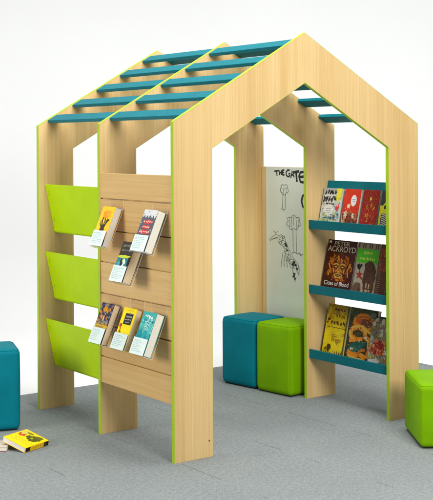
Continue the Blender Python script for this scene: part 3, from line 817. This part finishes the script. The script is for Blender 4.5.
# spine runs along e1 (front right edge); cover up; width climbs away over the under book
Xb = Vector((e2.x * math.cos(tl), e2.y * math.cos(tl), math.sin(tl))); up = Vector((-e2.x * math.sin(tl), -e2.y * math.sin(tl), math.cos(tl)))
Yb = -up; Zb = Xb.cross(Yb)
start = F0 if Zb.x * e1.x + Zb.y * e1.y > 0 else F0 + e1 * .172
pb = Vector((start.x, start.y, .001)) + Xb * .075
yb.matrix_world = basis(Xb, Yb, Zb, pb)
sp = yb.children[0]
A_ = Art(.172, .025); r_ = random.Random(9)
A_.rect(.0, .05, .2 if Zb.x * e1.x + Zb.y * e1.y < 0 else .0, .95, BLK); A_.rect(.78, .08, .97, .92, BLK)
for k in range(6): A_.line([(.14 + .1 * k, .35), (.14 + .1 * k, .68)], .004, (.42, .10, .02))
A_.build('spine_print', sp, lambda x, y, l: (-.075 - l, -y, x))

# ------------------------------------------------------------------ seat cubes
def seat_cube(label, corner, ang, sx, sy, sz, m):
    """soft block, near corner at `corner`; x along ang, y at right angles to the left"""
    root = thing('seat_cube', (0, 0, 0), label, 'seat cube', 'soft block seats', (0, 0, ang))
    cx = Vector((math.cos(ang), math.sin(ang))); cy = Vector((-cx.y, cx.x))
    c = Vector(corner) + cx * sx / 2 + cy * sy / 2
    root.location = (c.x, c.y, 0)
    shadow_base = .006; r = .024; n = 22
    hs = Vector((sx / 2, sy / 2, (sz - shadow_base) / 2))
    bm = bmesh.new(); bmesh.ops.create_cube(bm, size=2); bmesh.ops.subdivide_edges(bm, edges=bm.edges[:], cuts=n, use_grid_fill=True)
    for v in bm.verts:
        q = v.co.copy()
        # crowd the grid towards the edges so the rounding is well resolved
        for i in range(3):
            q[i] = math.copysign(abs(q[i]) ** .62, q[i]) if abs(q[i]) < 1 else q[i]
        p = Vector((q[i] * hs[i] for i in range(3)))
        inner = Vector((max(-hs[i] + r, min(hs[i] - r, p[i])) for i in range(3)))
        d = p - inner
        if d.length > 1e-6: p = inner + d.normalized() * r
        for i in range(3):
            j, k = (i + 1) % 3, (i + 2) % 3
            if abs(q[i]) > .999: p[i] += math.copysign(.007 * (1 - q[j] ** 2) * (1 - q[k] ** 2), q[i])
        v.co = p + Vector((0, 0, shadow_base + hs.z))
    obj('cushion', bm, m, root, smooth=True)
    # stitched seams round the top edge and down the corners
    def tube(pts, rad, closed):
        bmt = bmesh.new(); rings = []
        n_ = len(pts)
        for i, p in enumerate(pts):
            a_, b_ = (pts[i - 1], pts[(i + 1) % n_]) if closed else (pts[max(i - 1, 0)], pts[min(i + 1, n_ - 1)])
            d = (b_ - a_).normalized(); u = d.orthogonal().normalized() if abs(d.z) > .9 else d.cross(Vector((0, 0, 1))).normalized(); w_ = d.cross(u)
            rings.append([bmt.verts.new(p + u * rad * math.cos(t_) + w_ * rad * math.sin(t_)) for t_ in [2 * PI * k / 6 for k in range(6)]])
        for i in range(n_ if closed else n_ - 1):
            a_, b_ = rings[i], rings[(i + 1) % n_]
            for k in range(6): bmt.faces.new((a_[k], a_[(k + 1) % 6], b_[(k + 1) % 6], b_[k]))
        return bmt
    e = r * (1 - .7071) - .0004
    for s in ((1, 1), (-1, 1), (-1, -1), (1, -1)):
        pts = [Vector((s[0] * (sx / 2 - e), s[1] * (sy / 2 - e), z)) for z in (shadow_base + .03, sz / 2, sz - .03)]
        obj('seam', tube(pts, .0016, False), m, root, smooth=True)
    ring = []
    for cx_, cy_, a0 in ((1, 1, 0), (-1, 1, 90), (-1, -1, 180), (1, -1, 270)):
        for k in range(5):
            a_ = R(a0 + 22.5 * k); q_ = r - e
            ring.append(Vector((cx_ * (sx / 2 - r) + q_ * math.cos(a_), cy_ * (sy / 2 - r) + q_ * math.sin(a_), sz - e)))
    obj('seam', tube(ring, .0018, True), m, root, smooth=True)
    bm = bmesh.new(); bx(bm, (-sx / 2 + .014, -sy / 2 + .014, 0), (sx / 2 - .014, sy / 2 - .014, shadow_base + .03), .008, 2)
    obj('shadow_base', bm, M['shadow_base'], root)  # inset plinth whose black stands in for the shadow gap at the floor
    return root

def corner_box(label, corner, ang, *a): return seat_cube(label, corner, R(ang), *a)
corner_box('upright green seat block next to the teal one beneath the whiteboard', (1.322, .757), 6.6, .28, .292, .418, M['fgreen'])
corner_box('upright teal seat block behind the green one beneath the whiteboard', (1.292, 1.062), 8.0, .28, .292, .418, M['fteal'])
# standing free to the left; near right corner given, so shift by its width
cL = Vector((-.296, 1.006)); ax = Vector((math.cos(R(-18.6)), math.sin(R(-18.6))))
corner_box('upright teal seat block standing alone on the carpet at the left edge', tuple(cL - ax * .41), -18.6, .41, .29, .425, M['fteal'])
corner_box('low green seat block lying on its side in front of the right post', (1.105, -.505), -33.7, .41, .412, .312, M['fgreen'])

# ------------------------------------------------------------------ camera
cam = bpy.data.cameras.new('camera'); co = link(bpy.data.objects.new('camera', cam))
yaw, pitch, roll = .62322, -.0010135, -.0044068
f_ = Vector((math.sin(yaw) * math.cos(pitch), math.cos(yaw) * math.cos(pitch), math.sin(pitch)))
r_ = Vector((math.cos(yaw), -math.sin(yaw), 0)); u_ = r_.cross(f_)
r2 = r_ * math.cos(roll) + u_ * math.sin(roll); u2 = -r_ * math.sin(roll) + u_ * math.cos(roll)
co.matrix_world = basis(r2, u2, -f_, CAM)
cam.sensor_fit = 'VERTICAL'; cam.sensor_height = 24; cam.lens = 24 * 1158.815 / 500
cam.shift_y = (144.077 - 250) / 500; cam.shift_x = (216.5 - 216.339) / 500
cam.clip_end = 200
S.camera = co

# ------------------------------------------------------------------ light: studio softboxes
def lamp(name, loc, target, size, power, col=(1, 1, 1), sy=None):
    l = bpy.data.lights.new(name, 'AREA'); l.energy = power; l.color = col
    l.shape = 'RECTANGLE'; l.size = size; l.size_y = sy or size
    o = link(bpy.data.objects.new(name, l)); o.location = loc
    o.rotation_euler = (Vector(target) - Vector(loc)).to_track_quat('-Z', 'Y').to_euler()
    return o
lamp('softbox_overhead', (.7, .1, 4.8), (.7, .3, 0), 2.8, 255, (1, .99, .97))
lamp('softbox_front', (-.35, -4.6, 3.2), (.8, 0, 1.3), 1.7, 246, (1, .99, .97))
lamp('softbox_side', (-4.2, 1.0, 1.55), (0, .7, .8), 1.6, 115, (1, .985, .95))
bc = CAM + fwd * 11.4
for s in (-1, 1):
    p = CAM + fwd * 8.2 + rgt * s * 5.2
    lamp('backdrop_light', (p.x, p.y, 3.6), (bc.x + rgt.x * s * .6, bc.y + rgt.y * s * .6, 1.6), 2.2, 43)

w = bpy.data.worlds.new('World'); S.world = w; w.use_nodes = True
bg = w.node_tree.nodes['Background']; bg.inputs['Color'].default_value = (1, .98, .95, 1); bg.inputs['Strength'].default_value = .215

S.view_settings.view_transform = 'Standard'; S.view_settings.look = 'None'
S.view_settings.exposure = 0; S.view_settings.gamma = 1
S.cycles.max_bounces = 8; S.cycles.diffuse_bounces = 4; S.cycles.transparent_max_bounces = 16
S.cycles.use_denoising = True
